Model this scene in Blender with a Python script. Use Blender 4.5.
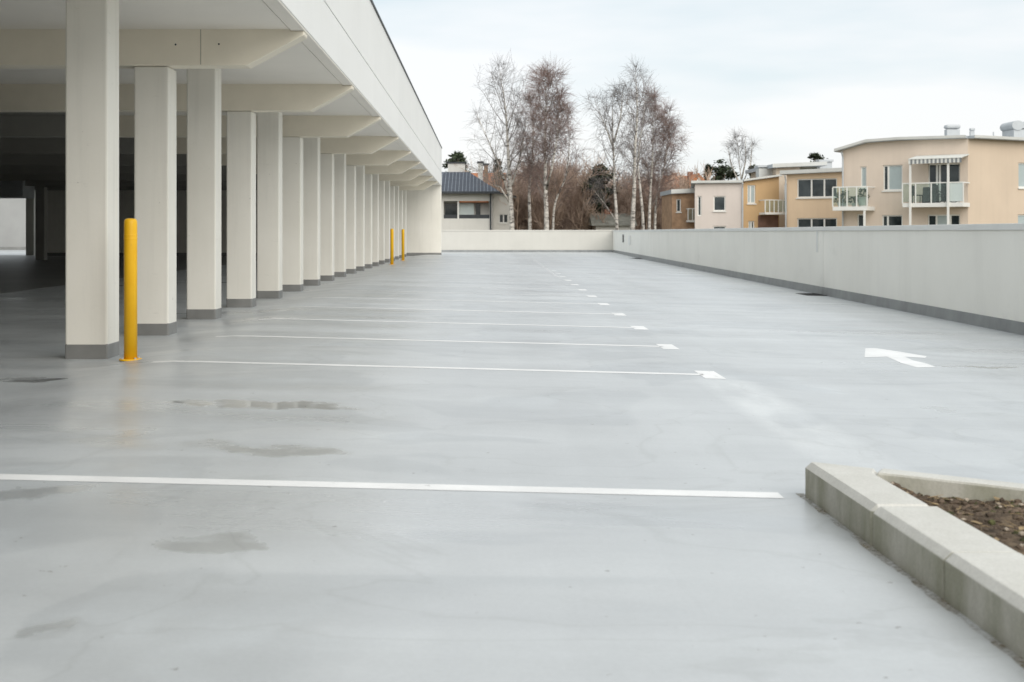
import bpy, bmesh, math, random
from mathutils import Vector
R = math.radians
S = bpy.context.scene
COL = S.collection
for o in list(bpy.data.objects): bpy.data.objects.remove(o)

# ------------------------------------------------------------------ camera
F, CX, HY, CH = 1250.0, 482.0, 232.0, 1.15        # focal length in pixels, principal column, horizon row, camera height
cd = bpy.data.cameras.new('camera'); cam = bpy.data.objects.new('camera', cd); COL.objects.link(cam)
cam.location = (0, 0, CH); cam.rotation_euler = (R(90), 0, 0)
cd.sensor_width = 36; cd.lens = 36*F/1024
cd.shift_x = (512-CX)/1024; cd.shift_y = -(341-HY)/1024
cd.clip_start = .1; cd.clip_end = 6000
cd.dof.use_dof = True; cd.dof.focus_distance = 13; cd.dof.aperture_fstop = 4.5
S.camera = cam

# ------------------------------------------------------------------ world, sun, exposure
SUN_EL, SUN_AZ = 35, 157                            # azimuth clockwise from +Y (the view direction)
wd = bpy.data.worlds.new('World'); S.world = wd; wd.use_nodes = True
nt = wd.node_tree; nt.nodes.clear()
def wn(t): return nt.nodes.new(t)
sky = wn('ShaderNodeTexSky'); sky.sky_type = 'NISHITA'; sky.sun_disc = False
sky.sun_elevation = R(SUN_EL); sky.sun_rotation = R(SUN_AZ); sky.air_density = 1.0; sky.dust_density = 2.0
b1 = wn('ShaderNodeBackground'); b1.inputs[1].default_value = .10
b2 = wn('ShaderNodeBackground'); b2.inputs[1].default_value = 0.62
mx = wn('ShaderNodeMixShader'); out = wn('ShaderNodeOutputWorld')
tc = wn('ShaderNodeTexCoord'); mp = wn('ShaderNodeMapping'); mp.inputs['Scale'].default_value = (1.3, 1.0, 6.5)
nz = wn('ShaderNodeTexNoise'); nz.inputs['Scale'].default_value = 1.7; nz.inputs['Detail'].default_value = 5; nz.inputs['Roughness'].default_value = .5
rp = wn('ShaderNodeValToRGB')
rp.color_ramp.elements[0].position = .40; rp.color_ramp.elements[0].color = (.76, .855, .89, 1)
rp.color_ramp.elements[1].position = .60; rp.color_ramp.elements[1].color = (1.0, 1.0, 1.0, 1)
nt.links.new(tc.outputs['Generated'], mp.inputs[0]); nt.links.new(mp.outputs[0], nz.inputs['Vector'])
nt.links.new(nz.outputs['Fac'], rp.inputs[0]); nt.links.new(rp.outputs[0], b2.inputs[0])
nt.links.new(sky.outputs[0], b1.inputs[0]); mx.inputs[0].default_value = .88
nt.links.new(b1.outputs[0], mx.inputs[1]); nt.links.new(b2.outputs[0], mx.inputs[2]); nt.links.new(mx.outputs[0], out.inputs[0])
sl = bpy.data.lights.new('sun', 'SUN'); sl.energy = 1.5; sl.angle = R(60); sl.color = (1, .96, .90)
sun = bpy.data.objects.new('sun', sl); COL.objects.link(sun)
az, el = R(SUN_AZ), R(SUN_EL)
sdir = Vector((math.sin(az)*math.cos(el), math.cos(az)*math.cos(el), math.sin(el)))
sun.rotation_euler = sdir.to_track_quat('Z', 'Y').to_euler(); sun.location = (20, -10, 40)
S.view_settings.view_transform = 'Standard'; S.view_settings.look = 'None'
S.view_settings.gamma = 1; S.view_settings.use_curve_mapping = False
S.view_settings.exposure = 0.73

# ------------------------------------------------------------------ materials
def sock(n, *names):
    for k in names:
        if k in n.inputs: return n.inputs[k]
class Mat:
    def __init__(s, name):
        s.m = bpy.data.materials.new(name); s.m.use_nodes = True
        s.t = s.m.node_tree; s.b = s.t.nodes['Principled BSDF']; s.o = s.t.nodes['Material Output']
    def n(s, t): return s.t.nodes.new(t)
    def l(s, a, b): s.t.links.new(a, b)
    def coord(s, scale=(1, 1, 1), kind='Object'):
        c = s.n('ShaderNodeTexCoord'); m = s.n('ShaderNodeMapping'); m.inputs['Scale'].default_value = scale
        s.l(c.outputs[kind], m.inputs[0]); return m.outputs[0]
    def world(s, scale=(1, 1, 1)):
        c = s.n('ShaderNodeNewGeometry'); m = s.n('ShaderNodeMapping'); m.inputs['Scale'].default_value = scale
        s.l(c.outputs['Position'], m.inputs[0]); return m.outputs[0]
    def noise(s, vec, scale, detail=4, rough=.55, dist=0):
        n = s.n('ShaderNodeTexNoise'); n.inputs['Scale'].default_value = scale; n.inputs['Detail'].default_value = detail
        n.inputs['Roughness'].default_value = rough; n.inputs['Distortion'].default_value = dist
        s.l(vec, n.inputs['Vector']); return n.outputs['Fac']
    def ramp(s, fac, stops):
        r = s.n('ShaderNodeValToRGB'); e = r.color_ramp.elements
        while len(e) < len(stops): e.new(.5)
        for i, (p, c) in enumerate(stops):
            e[i].position = p; e[i].color = (c, c, c, 1) if isinstance(c, (int, float)) else (*c, 1)
        s.l(fac, r.inputs[0]); return r.outputs[0]
    def mix(s, f, a, b, mode='MIX'):
        m = s.n('ShaderNodeMix'); m.data_type = 'RGBA'; m.blend_type = mode
        for v, i in ((f, 0), (a, 6), (b, 7)):
            if hasattr(v, 'is_linked'): s.l(v, m.inputs[i])
            elif i == 0: m.inputs[0].default_value = v
            else: m.inputs[i].default_value = (*v, 1)
        return m.outputs[2]
    def math(s, op, a, b=None, clamp=False):
        m = s.n('ShaderNodeMath'); m.operation = op; m.use_clamp = clamp
        for i, v in enumerate((a, b)):
            if v is None: continue
            if hasattr(v, 'is_linked'): s.l(v, m.inputs[i])
            else: m.inputs[i].default_value = v
        return m.outputs[0]
    def bump(s, h, strength=.3, dist=.01):
        b = s.n('ShaderNodeBump'); b.inputs['Strength'].default_value = strength; b.inputs['Distance'].default_value = dist
        s.l(h, b.inputs['Height']); s.l(b.outputs[0], s.b.inputs['Normal'])
    def col(s, v):
        if hasattr(v, 'is_linked'): s.l(v, s.b.inputs['Base Color'])
        else: s.b.inputs['Base Color'].default_value = (*v, 1)
    def rough(s, v):
        if hasattr(v, 'is_linked'): s.l(v, s.b.inputs['Roughness'])
        else: s.b.inputs['Roughness'].default_value = v
    def spec(s, v): sock(s.b, 'Specular IOR Level', 'Specular').default_value = v

def mottled(name, c, var=.06, scale=1.5, rough=.8, bump=.15, streak=0, metal=0, fine=30, spec=.3):
    m = Mat(name); w = m.world()
    lo = tuple(max(0, x*(1-var*2)) for x in c); hi = tuple(min(1, x*(1+var)) for x in c)
    f = m.ramp(m.noise(w, scale, 6), [(.3, lo), (.7, hi)])
    if streak:
        sv = m.world((3.0, 3.0, .18))
        st = m.ramp(m.noise(sv, 1.3, 5, .6), [(.45, 1.0), (.75, 1-streak)])
        f = m.mix(1.0, f, st, 'MULTIPLY')
    m.col(f); m.rough(rough); m.spec(spec); m.b.inputs['Metallic'].default_value = metal
    if bump: m.bump(m.noise(w, fine, 5), bump, .004)
    return m.m

M = {}
def column_paint():
    m = Mat('painted_column'); w = m.world()
    c = m.ramp(m.noise(w, .8, 6), [(.3, (.79, .76, .68)), (.7, (.86, .83, .755))])
    st = m.ramp(m.noise(m.world((5, 5, .25)), 1.3, 5, .6), [(.5, 1.0), (.8, .90)]); c = m.mix(1, c, st, 'MULTIPLY')
    ch = m.ramp(m.noise(w, 11, 3, .6), [(.735, 0.0), (.755, .7)]); c = m.mix(ch, c, (.46, .44, .39))
    sf = m.ramp(m.noise(m.world((2.5, 2.5, 8)), 1.7, 6, .7), [(.62, 0.0), (.72, .22)]); c = m.mix(sf, c, (.52, .50, .45))
    m.col(c); m.rough(.75); m.spec(.3); m.bump(m.noise(w, 26, 6, .65), .25, .004); return m.m
M['column'] = column_paint()
M['beam'] = mottled('cast_beam', (.85, .785, .655), .06, .9, .8, .15)
M['soffit'] = mottled('soffit_paint', (.89, .845, .765), .03, .5, .8, .1)
M['fascia'] = mottled('fascia_panel', (.85, .84, .81), .02, .4, .6, .04, .02)
def parapet_paint():
    m = Mat('parapet_paint'); w = m.world()
    c = m.ramp(m.noise(w, .5, 7, .6), [(.3, (.83, .815, .755)), (.7, (.90, .885, .825))])
    st = m.ramp(m.noise(m.world((.8, .8, .10)), 1.6, 7, .68), [(.50, 1.0), (.74, .93)]); c = m.mix(1, c, st, 'MULTIPLY')
    bl = m.ramp(m.noise(m.world((1, .7, 1.3)), 1.1, 7, .7), [(.60, 0.0), (.70, .25)]); c = m.mix(bl, c, (.66, .655, .60))
    m.col(c); m.rough(.7); m.spec(.3); m.bump(m.noise(w, 30, 6), .2, .004); return m.m
M['parapet'] = parapet_paint()
M['backwall'] = mottled('back_parapet_paint', (.57, .555, .51), .03, .6, .7, .12, .03)
M['coping'] = mottled('coping_metal', (.74, .745, .72), .04, 1, .5, .03)
M['band'] = mottled('base_coating', (.235, .235, .225), .10, 2.5, .5, .1)
M['bandlight'] = mottled('skirting_coating', (.27, .28, .28), .10, 2.5, .5, .1, .15)
M['joint'] = mottled('joint_line', (.40, .38, .33), .05, 2, .9, 0); M['shadefloor'] = mottled('shade_darkened_floor', (.25, .25, .24), .10, .6, .42, .05)  # second one: deck floor with the interior shade put into its colour
M['bare'] = mottled('shade_darkened_concrete', (.37, .36, .33), .06, .8, .85, .2)  # interior copy of the concrete finish, shade painted into its darker colour
M['dark'] = mottled('dark_metal', (.05, .055, .06), .1, 3, .5, .02)
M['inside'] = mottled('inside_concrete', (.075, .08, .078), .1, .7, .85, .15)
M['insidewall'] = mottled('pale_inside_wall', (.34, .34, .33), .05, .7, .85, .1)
M['grate'] = mottled('cast_iron', (.06, .06, .06), .2, 6, .6, .2)

def yellow():
    m = Mat('yellow_paint'); w = m.world()
    c = m.ramp(m.noise(w, 5, 5), [(.3, (.86, .46, .012)), (.7, (.92, .53, .02))])
    sc = m.ramp(m.noise(m.world((14, 14, 5)), 3, 6, .7), [(.64, 0.0), (.70, .6)])
    m.col(m.mix(sc, c, (.35, .22, .06))); m.rough(.42); m.spec(.35)
    m.bump(m.noise(w, 60, 4), .1, .002); return m.m
M['yellow'] = yellow()

def floor_mat():
    m = Mat('grey_deck_coating'); w = m.world()
    base = m.ramp(m.noise(w, .35, 6, .6), [(.3, (.475, .495, .503)), (.7, (.54, .56, .568))])
    # broad roller bands lying across the deck, faint tyre lanes along it
    band = m.ramp(m.noise(m.world((.10, 1.1, 1)), 1.0, 5, .6, .3), [(.32, .90), (.68, 1.06)])
    lane = m.ramp(m.noise(m.world((1.3, .05, 1)), 1.0, 4, .55), [(.35, .95), (.65, 1.04)])
    c = m.mix(1, m.mix(1, base, band, 'MULTIPLY'), lane, 'MULTIPLY')
    nb = m.noise(m.world((2.2, .9, 1)), 1.0, 5, .65)
    sx = m.n('ShaderNodeSeparateXYZ'); m.l(w, sx.inputs[0])
    for (x, hw, y0, y1) in FADED:
        fx = m.ramp(m.math('ABSOLUTE', m.math('SUBTRACT', sx.outputs['X'], x)), [(hw*.6, 1.0), (hw*1.2, 0.0)])
        yc, yh = (y0+y1)/2, (y1-y0)/2
        fy = m.ramp(m.math('DIVIDE', m.math('ABSOLUTE', m.math('SUBTRACT', sx.outputs['Y'], yc)), yh), [(.6, 1.0), (1.0, 0.0)])
        k = m.math('MULTIPLY', m.math('MULTIPLY', fx, fy), m.ramp(nb, [(.34, .15), (.60, .75)]))
        c = m.mix(k, c, (.69, .71, .71))
    grit = m.ramp(m.noise(w, 55, 3, .7), [(.25, .95), (.75, 1.04)])
    c = m.mix(1, c, grit, 'MULTIPLY')
    # round-edged damp and repaired patches
    pv = m.noise(m.world((.45, .55, 1)), 1.0, 3, .5, .8)
    patch = m.ramp(pv, [(.525, 0.0), (.55, 1.0)])
    c = m.mix(patch, c, m.mix(1, c, (.915, .92, .925), 'MULTIPLY'))
    # lighter worn-through and repainted areas with irregular edges, and old tide lines round dried puddles
    tv = m.noise(m.world((.34, .42, 1)), 1.3, 5, .55, .5)
    c = m.mix(m.ramp(tv, [(.56, 0.0), (.585, .8)]), c, m.mix(1, c, (1.07, 1.075, 1.08), 'MULTIPLY'))
    tide = m.ramp(m.math('ABSOLUTE', m.math('SUBTRACT', m.noise(m.world((.5, .6, 1)), 1.1, 5, .5, .7), .46)), [(.0, .55), (.012, 0.0)])
    c = m.mix(tide, c, m.mix(1, c, (.86, .86, .85), 'MULTIPLY'))
    blot = m.ramp(m.noise(m.world((1.2, 1.2, 1)), 1.6, 7, .68), [(.3, .955), (.7, 1.03)])
    c = m.mix(1, c, blot, 'MULTIPLY')
    # hairline tyre scuffs
    sc = m.ramp(m.noise(m.world((9, .5, 1)), 1.2, 4, .6, .6), [(.66, 0.0), (.74, .35)])
    c = m.mix(sc, c, m.mix(1, c, (.84, .84, .84), 'MULTIPLY'))
    # specks of dirt
    sp = m.ramp(m.noise(w, 20, 2, .5), [(.745, 0.0), (.775, .6)])
    c = m.mix(sp, c, (.14, .13, .12))
    # individual wet stains at their places: x, y, half length, half width, darkness
    dist = m.n('ShaderNodeTexNoise'); dist.inputs['Scale'].default_value = 2.6; dist.inputs['Detail'].default_value = 7
    m.l(w, dist.inputs['Vector'])
    off = m.n('ShaderNodeVectorMath'); off.operation = 'MULTIPLY_ADD'
    off.inputs[1].default_value = (1.1, .8, 0); off.inputs[2].default_value = (-.55, -.4, 0)
    m.l(dist.outputs['Color'], off.inputs[0])
    geo = m.n('ShaderNodeNewGeometry')
    add = m.n('ShaderNodeVectorMath'); add.operation = 'ADD'; m.l(geo.outputs['Position'], add.inputs[0]); m.l(off.outputs[0], add.inputs[1])
    wet = None
    for (x, y, a, b, d) in STAINS:
        sub = m.n('ShaderNodeVectorMath'); sub.operation = 'SUBTRACT'; sub.inputs[1].default_value = (x, y, 0); m.l(add.outputs[0], sub.inputs[0])
        scl = m.n('ShaderNodeVectorMath'); scl.operation = 'MULTIPLY'; scl.inputs[1].default_value = (1/a, 1/b, 0); m.l(sub.outputs[0], scl.inputs[0])
        ln = m.n('ShaderNodeVectorMath'); ln.operation = 'LENGTH'; m.l(scl.outputs[0], ln.inputs[0])
        k = m.ramp(ln.outputs['Value'], [(.45, d), (1.0, 0.0)])
        wet = k if wet is None else m.math('MAXIMUM', wet, k)
    c = m.mix(wet, c, m.mix(1, c, (.72, .71, .685), 'MULTIPLY'))
    m.col(c)
    r = m.ramp(m.noise(m.world((.22, 1.1, 1)), 1.0, 6, .6, .6), [(.34, .27), (.66, .46)])
    r = m.mix(m.math('MULTIPLY', wet, 1.2, True), r, (.05, .05, .05))
    m.rough(r); m.spec(.85)
    m.bump(m.noise(w, 38, 4, .6), .05, .002)
    return m.m

def paint(name, worn, c=(.80, .81, .80)):
    m = Mat(name); w = m.world()
    m.col(m.ramp(m.noise(w, 2.2, 7, .65), [(.3, tuple(x*.82 for x in c)), (.65, c)])); m.rough(.5)
    tr = m.n('ShaderNodeBsdfTransparent'); mixs = m.n('ShaderNodeMixShader')
    f = m.math('ADD', m.math('MULTIPLY', m.noise(w, 6, 6, .7), .75), m.math('MULTIPLY', m.noise(w, 45, 3, .7), .25))
    k = m.ramp(f, [(max(0, worn-.10), 0.0), (worn+.05, 1.0)])
    m.l(k, mixs.inputs[0]); m.l(tr.outputs[0], mixs.inputs[1]); m.l(m.b.outputs[0], mixs.inputs[2]); m.l(mixs.outputs[0], m.o.inputs[0])
    return m.m
M['paint'] = paint('white_road_paint', .335, (.88, .88, .87))
M['paint_worn'] = paint('worn_road_paint', .40, (.82, .83, .83))
M['paint_ghost'] = paint('ghost_road_paint', .49, (.78, .79, .79))

def concrete_kerb():
    m = Mat('kerb_concrete'); w = m.world()
    c = m.ramp(m.noise(w, 4, 7, .65), [(.25, (.55, .54, .495)), (.75, (.68, .67, .63))])
    g = m.ramp(m.noise(w, 90, 3, .7), [(.3, .88), (.7, 1.05)])
    c = m.mix(1, c, g, 'MULTIPLY')
    # vertical faces hold grey-green weathering and a few dark drips
    geo = m.n('ShaderNodeNewGeometry'); sx = m.n('ShaderNodeSeparateXYZ'); m.l(geo.outputs['Normal'], sx.inputs[0])
    side = m.ramp(sx.outputs['Z'], [(.1, 1.0), (.7, 0.0)])
    drip = m.ramp(m.noise(m.world((2.6, 2.6, .8)), 1.6, 5, .65), [(.40, (.62, .62, .53)), (.62, (.92, .91, .87))])
    c = m.mix(side, c, m.mix(1, c, drip, 'MULTIPLY'))
    m.col(c); m.rough(.85); m.spec(.25)
    m.bump(m.noise(w, 60, 6, .7), .35, .004); return m.m
M['kerb'] = concrete_kerb()
def soil_mat():
    m = Mat('soil'); w = m.world()
    m.col(m.ramp(m.noise(w, 14, 8, .7), [(.32, (.035, .027, .02)), (.5, (.14, .105, .075)), (.75, (.33, .25, .16))]))
    m.rough(.95); m.spec(.15); m.bump(m.noise(w, 45, 8, .75), 1, .015); return m.m
M['soil'] = soil_mat()
M['pebble'] = mottled('pebble_stone', (.46, .39, .31), .3, 9, .8, .2)
M['litter'] = mottled('dry_litter', (.34, .25, .14), .4, 14, .9, 0)
M['clod'] = mottled('soil_clod', (.13, .095, .068), .3, 12, .95, .5)
M['moss'] = mottled('moss', (.075, .075, .03), .4, 20, .95, .5)

def render_wall(name, c): return mottled(name, c, .03, .5, .85, .05, .04)
M['peach'] = render_wall('peach_render', (.70, .59, .49)); M['peach_lit'] = render_wall('lit_warm_peach_render', (.62, .505, .39))  # second one: same render, warmer tone of its lit face put into the colour
M['cream'] = render_wall('cream_render', (.66, .57, .46)); M['pink'] = render_wall('pink_render', (.64, .57, .52))
M['ochre'] = render_wall('ochre_render', (.58, .39, .21)); M['orange'] = render_wall('orange_render', (.70, .53, .365))
M['white'] = render_wall('white_render', (.70, .68, .63))
M['brick'] = mottled('brick_wall', (.42, .27, .17), .15, 3, .9, .3); M['brickred'] = mottled('red_brick_wall', (.26, .13, .09), .15, 3, .9, .3)
M['winframe'] = mottled('window_frame_white', (.76, .75, .71), .03, 1, .5, 0)
M['roofmetal'] = mottled('roof_sheet', (.46, .49, .51), .05, 1, .45, .03); M['roofedge'] = mottled('roof_edge', (.58, .58, .55), .05, 1, .5, 0)
M['slate'] = mottled('standing_seam_roof', (.06, .07, .09), .1, 1, .6, 0)
M['seam'] = mottled('roof_seam', (.26, .29, .33), .05, 1, .5, 0)
M['tile'] = mottled('orange_roof_tile', (.52, .20, .09), .15, 2, .85, .2)
M['oldtile'] = mottled('brown_roof_tile', (.20, .12, .09), .15, 2, .85, .2)
M['greyroof'] = mottled('mossy_grey_roof', (.24, .235, .20), .2, 1.5, .9, .2)
M['galv'] = mottled('galvanised_sheet', (.50, .52, .53), .06, 1.5, .42, .02)
M['furn'] = mottled('dark_wicker', (.05, .052, .055), .2, 6, .8, .1)
M['pot'] = mottled('pale_pot', (.50, .48, .44), .1, 4, .8, .1)
M['blind'] = mottled('blue_grey_blind', (.40, .46, .46), .03, 2, .7, 0)
M['awning'] = mottled('awning_cloth', (.66, .66, .62), .05, 3, .8, 0); M['awnstripe'] = mottled('awning_stripe', (.22, .23, .24), .05, 3, .8, 0)
def glassm():
    m = Mat('window_glass'); w = m.world()
    m.col(m.ramp(m.noise(w, 1.1, 4), [(.35, (.012, .018, .02)), (.65, (.05, .062, .065))])); m.rough(.04); m.spec(.5); return m.m
M['glass'] = glassm()
def clearglass():
    m = Mat('balcony_glass'); m.col((.62, .68, .66)); m.rough(.06)
    tr = m.n('ShaderNodeBsdfTransparent'); tr.inputs[0].default_value = (.86, .93, .91, 1); mixs = m.n('ShaderNodeMixShader'); mixs.inputs[0].default_value = .07
    m.l(tr.outputs[0], mixs.inputs[1]); m.l(m.b.outputs[0], mixs.inputs[2]); m.l(mixs.outputs[0], m.o.inputs[0]); return m.m
M['clear'] = clearglass()
M['frost'] = mottled('frosted_panel', (.56, .62, .60), .03, 1, .3, 0)
def bark():
    m = Mat('birch_bark')
    c = m.ramp(m.noise(m.world((2.2, 2.2, 5.5)), 1.0, 6, .7), [(.38, (.05, .045, .042)), (.46, (.42, .39, .35)), (.6, (.66, .62, .56))])
    m.col(c); m.rough(.9); return m.m
M['bark'] = bark()
def twig(n, c): return mottled(n, c, .25, .5, .9, 0)

M['limb'] = twig('birch_limb', (.24, .21, .19))
M['twig_red'] = twig('red_brown_twig', (.235, .165, .145)); M['twig_grey'] = twig('grey_brown_twig', (.20, .185, .185))
M['brush'] = twig('brown_brushwood', (.44, .33, .265)); M['brush2'] = twig('umber_brushwood', (.47, .35, .27))
M['needles'] = mottled('dark_needles', (.075, .095, .055), .5, 1.4, .85, 0); M['bark2'] = twig('brown_bark', (.14, .10, .075))
M['leaf'] = mottled('pot_plant_leaf', (.04, .085, .035), .4, 3, .7, 0)
def groundm():
    m = Mat('winter_grass'); w = m.world()
    m.col(m.ramp(m.noise(w, .12, 8, .65), [(.3, (.07, .065, .035)), (.7, (.13, .12, .06))])); m.rough(.95); return m.m
M['ground'] = groundm()

# ------------------------------------------------------------------ mesh helpers
class MB:
    def __init__(s): s.v = []; s.f = []; s.mi = []; s.k = 0
    def add(s, vs, fs):
        b = len(s.v); s.v += [tuple(v) for v in vs]; s.f += [tuple(b+i for i in f) for f in fs]; s.mi += [s.k]*len(fs); return s
    def box(s, x0, x1, y0, y1, z0, z1):
        return s.add([(x0,y0,z0),(x1,y0,z0),(x1,y1,z0),(x0,y1,z0),(x0,y0,z1),(x1,y0,z1),(x1,y1,z1),(x0,y1,z1)],
                     [(0,3,2,1),(4,5,6,7),(0,1,5,4),(1,2,6,5),(2,3,7,6),(3,0,4,7)])
    def prism(s, poly, d):
        """closed polygon (list of 3D points) pushed along vector d"""
        n = len(poly); q = [Vector(p)+Vector(d) for p in poly]
        return s.add(list(poly)+q, [tuple(range(n))[::-1], tuple(range(n, 2*n))]+[(i, (i+1) % n, n+(i+1) % n, n+i) for i in range(n)])
    def tube(s, pts, rad, n=6, caps=True):
        pts = [Vector(p) for p in pts]; rings = []
        if not hasattr(rad, '__len__'): rad = [rad]*len(pts)
        vs, fs = [], []
        for i, p in enumerate(pts):
            t = (pts[min(i+1, len(pts)-1)]-pts[max(i-1, 0)])
            if t.length < 1e-9: t = Vector((0, 0, 1))
            t.normalize()
            a = t.cross(Vector((0, 0, 1)) if abs(t.z) < .9 else Vector((1, 0, 0))).normalized(); b = t.cross(a)
            for j in range(n):
                th = 2*math.pi*j/n; vs.append(p+(a*math.cos(th)+b*math.sin(th))*rad[i])
        for i in range(len(pts)-1):
            for j in range(n):
                fs.append((i*n+j, i*n+(j+1) % n, (i+1)*n+(j+1) % n, (i+1)*n+j))
        if caps: fs += [tuple(range(n))[::-1], tuple(range((len(pts)-1)*n, len(pts)*n))]
        return s.add(vs, fs)
    def lathe(s, c, prof, n=32):
        vs, fs = [], []
        for (r, z) in prof:
            for j in range(n):
                th = 2*math.pi*j/n; vs.append((c[0]+r*math.cos(th), c[1]+r*math.sin(th), c[2]+z))
        for i in range(len(prof)-1):
            for j in range(n): fs.append((i*n+j, i*n+(j+1) % n, (i+1)*n+(j+1) % n, (i+1)*n+j))
        fs += [tuple(range(n))[::-1], tuple(range((len(prof)-1)*n, len(prof)*n))]
        return s.add(vs, fs)

def obj(name, mb, mat, parent=None, bevel=0, smooth=False, recalc=True, label=None):
    me = bpy.data.meshes.new(name)
    off = Vector(parent_loc(parent)) if parent else Vector((0, 0, 0))
    me.from_pydata([Vector(v)-off for v in mb.v], [], mb.f)
    mats = mat if isinstance(mat, (list, tuple)) else [mat]
    for m in mats: me.materials.append(m)
    if len(mats) > 1: me.polygons.foreach_set('material_index', mb.mi)
    if recalc:
        bm = bmesh.new(); bm.from_mesh(me); bmesh.ops.recalc_face_normals(bm, faces=bm.faces); bm.to_mesh(me); bm.free()
    if smooth: me.polygons.foreach_set('use_smooth', [True]*len(me.polygons))
    o = bpy.data.objects.new(name, me); COL.objects.link(o)
    if parent: o.parent = parent
    if bevel:
        b = o.modifiers.new('bevel', 'BEVEL'); b.width = bevel; b.segments = 2; b.limit_method = 'ANGLE'; b.angle_limit = R(40)
    if label: o['label'] = label
    return o
def parent_loc(p):
    v = Vector(p.location)
    while p.parent: p = p.parent; v += Vector(p.location)
    return v
def tag(o, label, cat, group=None, kind=None):
    o['label'] = label; o['category'] = cat
    if group: o['group'] = group
    if kind: o['kind'] = kind
    return o
def thing(name, label, cat, loc, group=None):
    o = bpy.data.objects.new(name, None); COL.objects.link(o); o.location = loc; o.empty_display_size = .2
    return tag(o, label, cat, group)
def structure(o, label, cat):
    o['kind'] = 'structure'; o['label'] = label; o['category'] = cat; return o
def copy_tree(o, parent=None):
    kids = list(o.children); c = o.copy(); COL.objects.link(c); c.parent = parent
    for k in kids: copy_tree(k, c)
    return c
def sstep(a, b, x):
    t = max(0, min(1, (x-a)/(b-a))); return t*t*(3-2*t)

# ------------------------------------------------------------------ measuring helpers (photo pixel -> place in the world)
def zf(x, y=0):
    z = (-.024*x*sstep(-3.45, -2.5, x) if x > -3.45 else 0.0) if x < 0 else -.024*x
    if y > 61 and x > -5: k = sstep(61, 78, y); z = z*(1-k)-.14*k
    return z
def P(px, py):
    u, v = (px-CX)/F, (py-HY)/F; Z = CH/v
    for _ in range(30): Z = .5*Z+.5*(CH-zf(u*Z, Z))/v
    return (u*Z, Z, zf(u*Z, Z))
def W(px, py, Z): return Vector(((px-CX)*Z/F, Z, CH+(HY-py)*Z/F))
def xw(y): return 6.53+.0231*y              # inner face of the right parapet

STAINS = []; FADED = []
_a, _b = P(728, 384), P(850, 458); FADED.append(((_a[0]+_b[0])/2, .22, _b[1]-.5, _a[1]+.8))
for (p0, p1, w, d) in (((0, 379), (66, 380), .30, .9), ((186, 404), (355, 405), .17, 1.0), ((182, 446), (345, 450), .22, .6), ((183, 545), (243, 541), .12, .55),
                       ((-10, 496), (64, 486), .16, .55), ((-20, 628), (48, 622), .16, .45), ((95, 438), (165, 439), .55, .25), ((945, 365), (1003, 368), .16, .8),
                       ((905, 410), (965, 411), .2, .3), ((180, 404), (196, 404), .12, 1)):
    a, b = P(*p0), P(*p1); STAINS.append(((a[0]+b[0])/2, (a[1]+b[1])/2, abs(b[0]-a[0])/2+.05, w, d))
M['floor'] = floor_mat()

# ------------------------------------------------------------------ ground and deck
g = MB(); g.add([(-2500, -2500, -6), (2500, -2500, -6), (2500, 2500, -6), (-2500, 2500, -6)], [(0, 1, 2, 3)])
structure(obj('ground', g, M['ground']), 'winter grass ground far below the parking deck', 'ground')

mb = MB(); xs = [-46, -20, -6]+[-3.6+.1*i for i in range(15)]+[-1, 0, 2, 4, 6]
ys = [-15, 0, 15, 30, 45, 60, 64, 68, 72, 76, 82]
grid = []
for y in ys:
    row = [(x, y, zf(x, y)) for x in xs]+[(xw(y)+.12, y, zf(xw(y), y))]
    grid.append(row)
n = len(grid[0])
mb.add([v for r in grid for v in r], [(j*n+i, j*n+i+1, (j+1)*n+i+1, (j+1)*n+i) for j in range(len(ys)-1) for i in range(n-1)])
deck = structure(obj('deck_floor', mb, M['floor'], smooth=True), 'grey coated open parking deck floor with white bay lines', 'deck floor')

def strip(mb, a, b, w, n=24, axis='y'):
    """thin painted strip from a to b, w wide, draped on the deck"""
    a, b = Vector((a[0], a[1])), Vector((b[0], b[1])); d = (b-a).normalized(); s = Vector((-d.y, d.x))*w/2
    vs = []
    for i in range(n+1):
        c = a.lerp(b, i/n)
        for q in (c-s, c+s): vs.append((q.x, q.y, zf(q.x, q.y)+.0015))
    mb.add(vs, [(2*i, 2*i+2, 2*i+3, 2*i+1) for i in range(n)])
def poly(mb, pix, h=.0015):
    mb.add([(p[0], p[1], p[2]+h) for p in (P(*q) for q in pix)], [tuple(range(len(pix)))])
def marking(name, mb, mat): return obj(name, mb, mat, deck, recalc=False)

a, b = P(-40, 476), P(781, 495.6); mb = MB(); strip(mb, a, b, .125); marking('bay_line', mb, M['paint'])
T0 = P(709.5, 374.8); L0 = P(152, 362.2)
for j in range(19):
    y = T0[1]+2.575*j; xt = T0[0]+.0112*2.575*j; xl = L0[0]-.012*min(j, 8); yl = y+(L0[1]-T0[1])
    if y > 58: break
    mb = MB(); strip(mb, (xl, yl), (xt-.05, y), .115); marking('bay_line', mb, M['paint'] if j < 5 else M['paint_worn'])
    if j < 12:
        mb = MB(); strip(mb, (xt, y-.29), (xt+.004, y+.29), .17, 2); marking('bay_line_end', mb, M['paint'] if j < 9 else M['paint_worn'])
mb = MB(); strip(mb, P(531, 257.5), P(559, 278), .06, 8); marking('lane_line', mb, M['paint_ghost'])
for q in (((583, 262), (596, 262.3)), ((617, 273), (630, 273.4))):
    mb = MB(); strip(mb, P(*q[0]), P(*q[1]), .22, 4); marking('lane_dash', mb, M['paint'])
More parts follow.
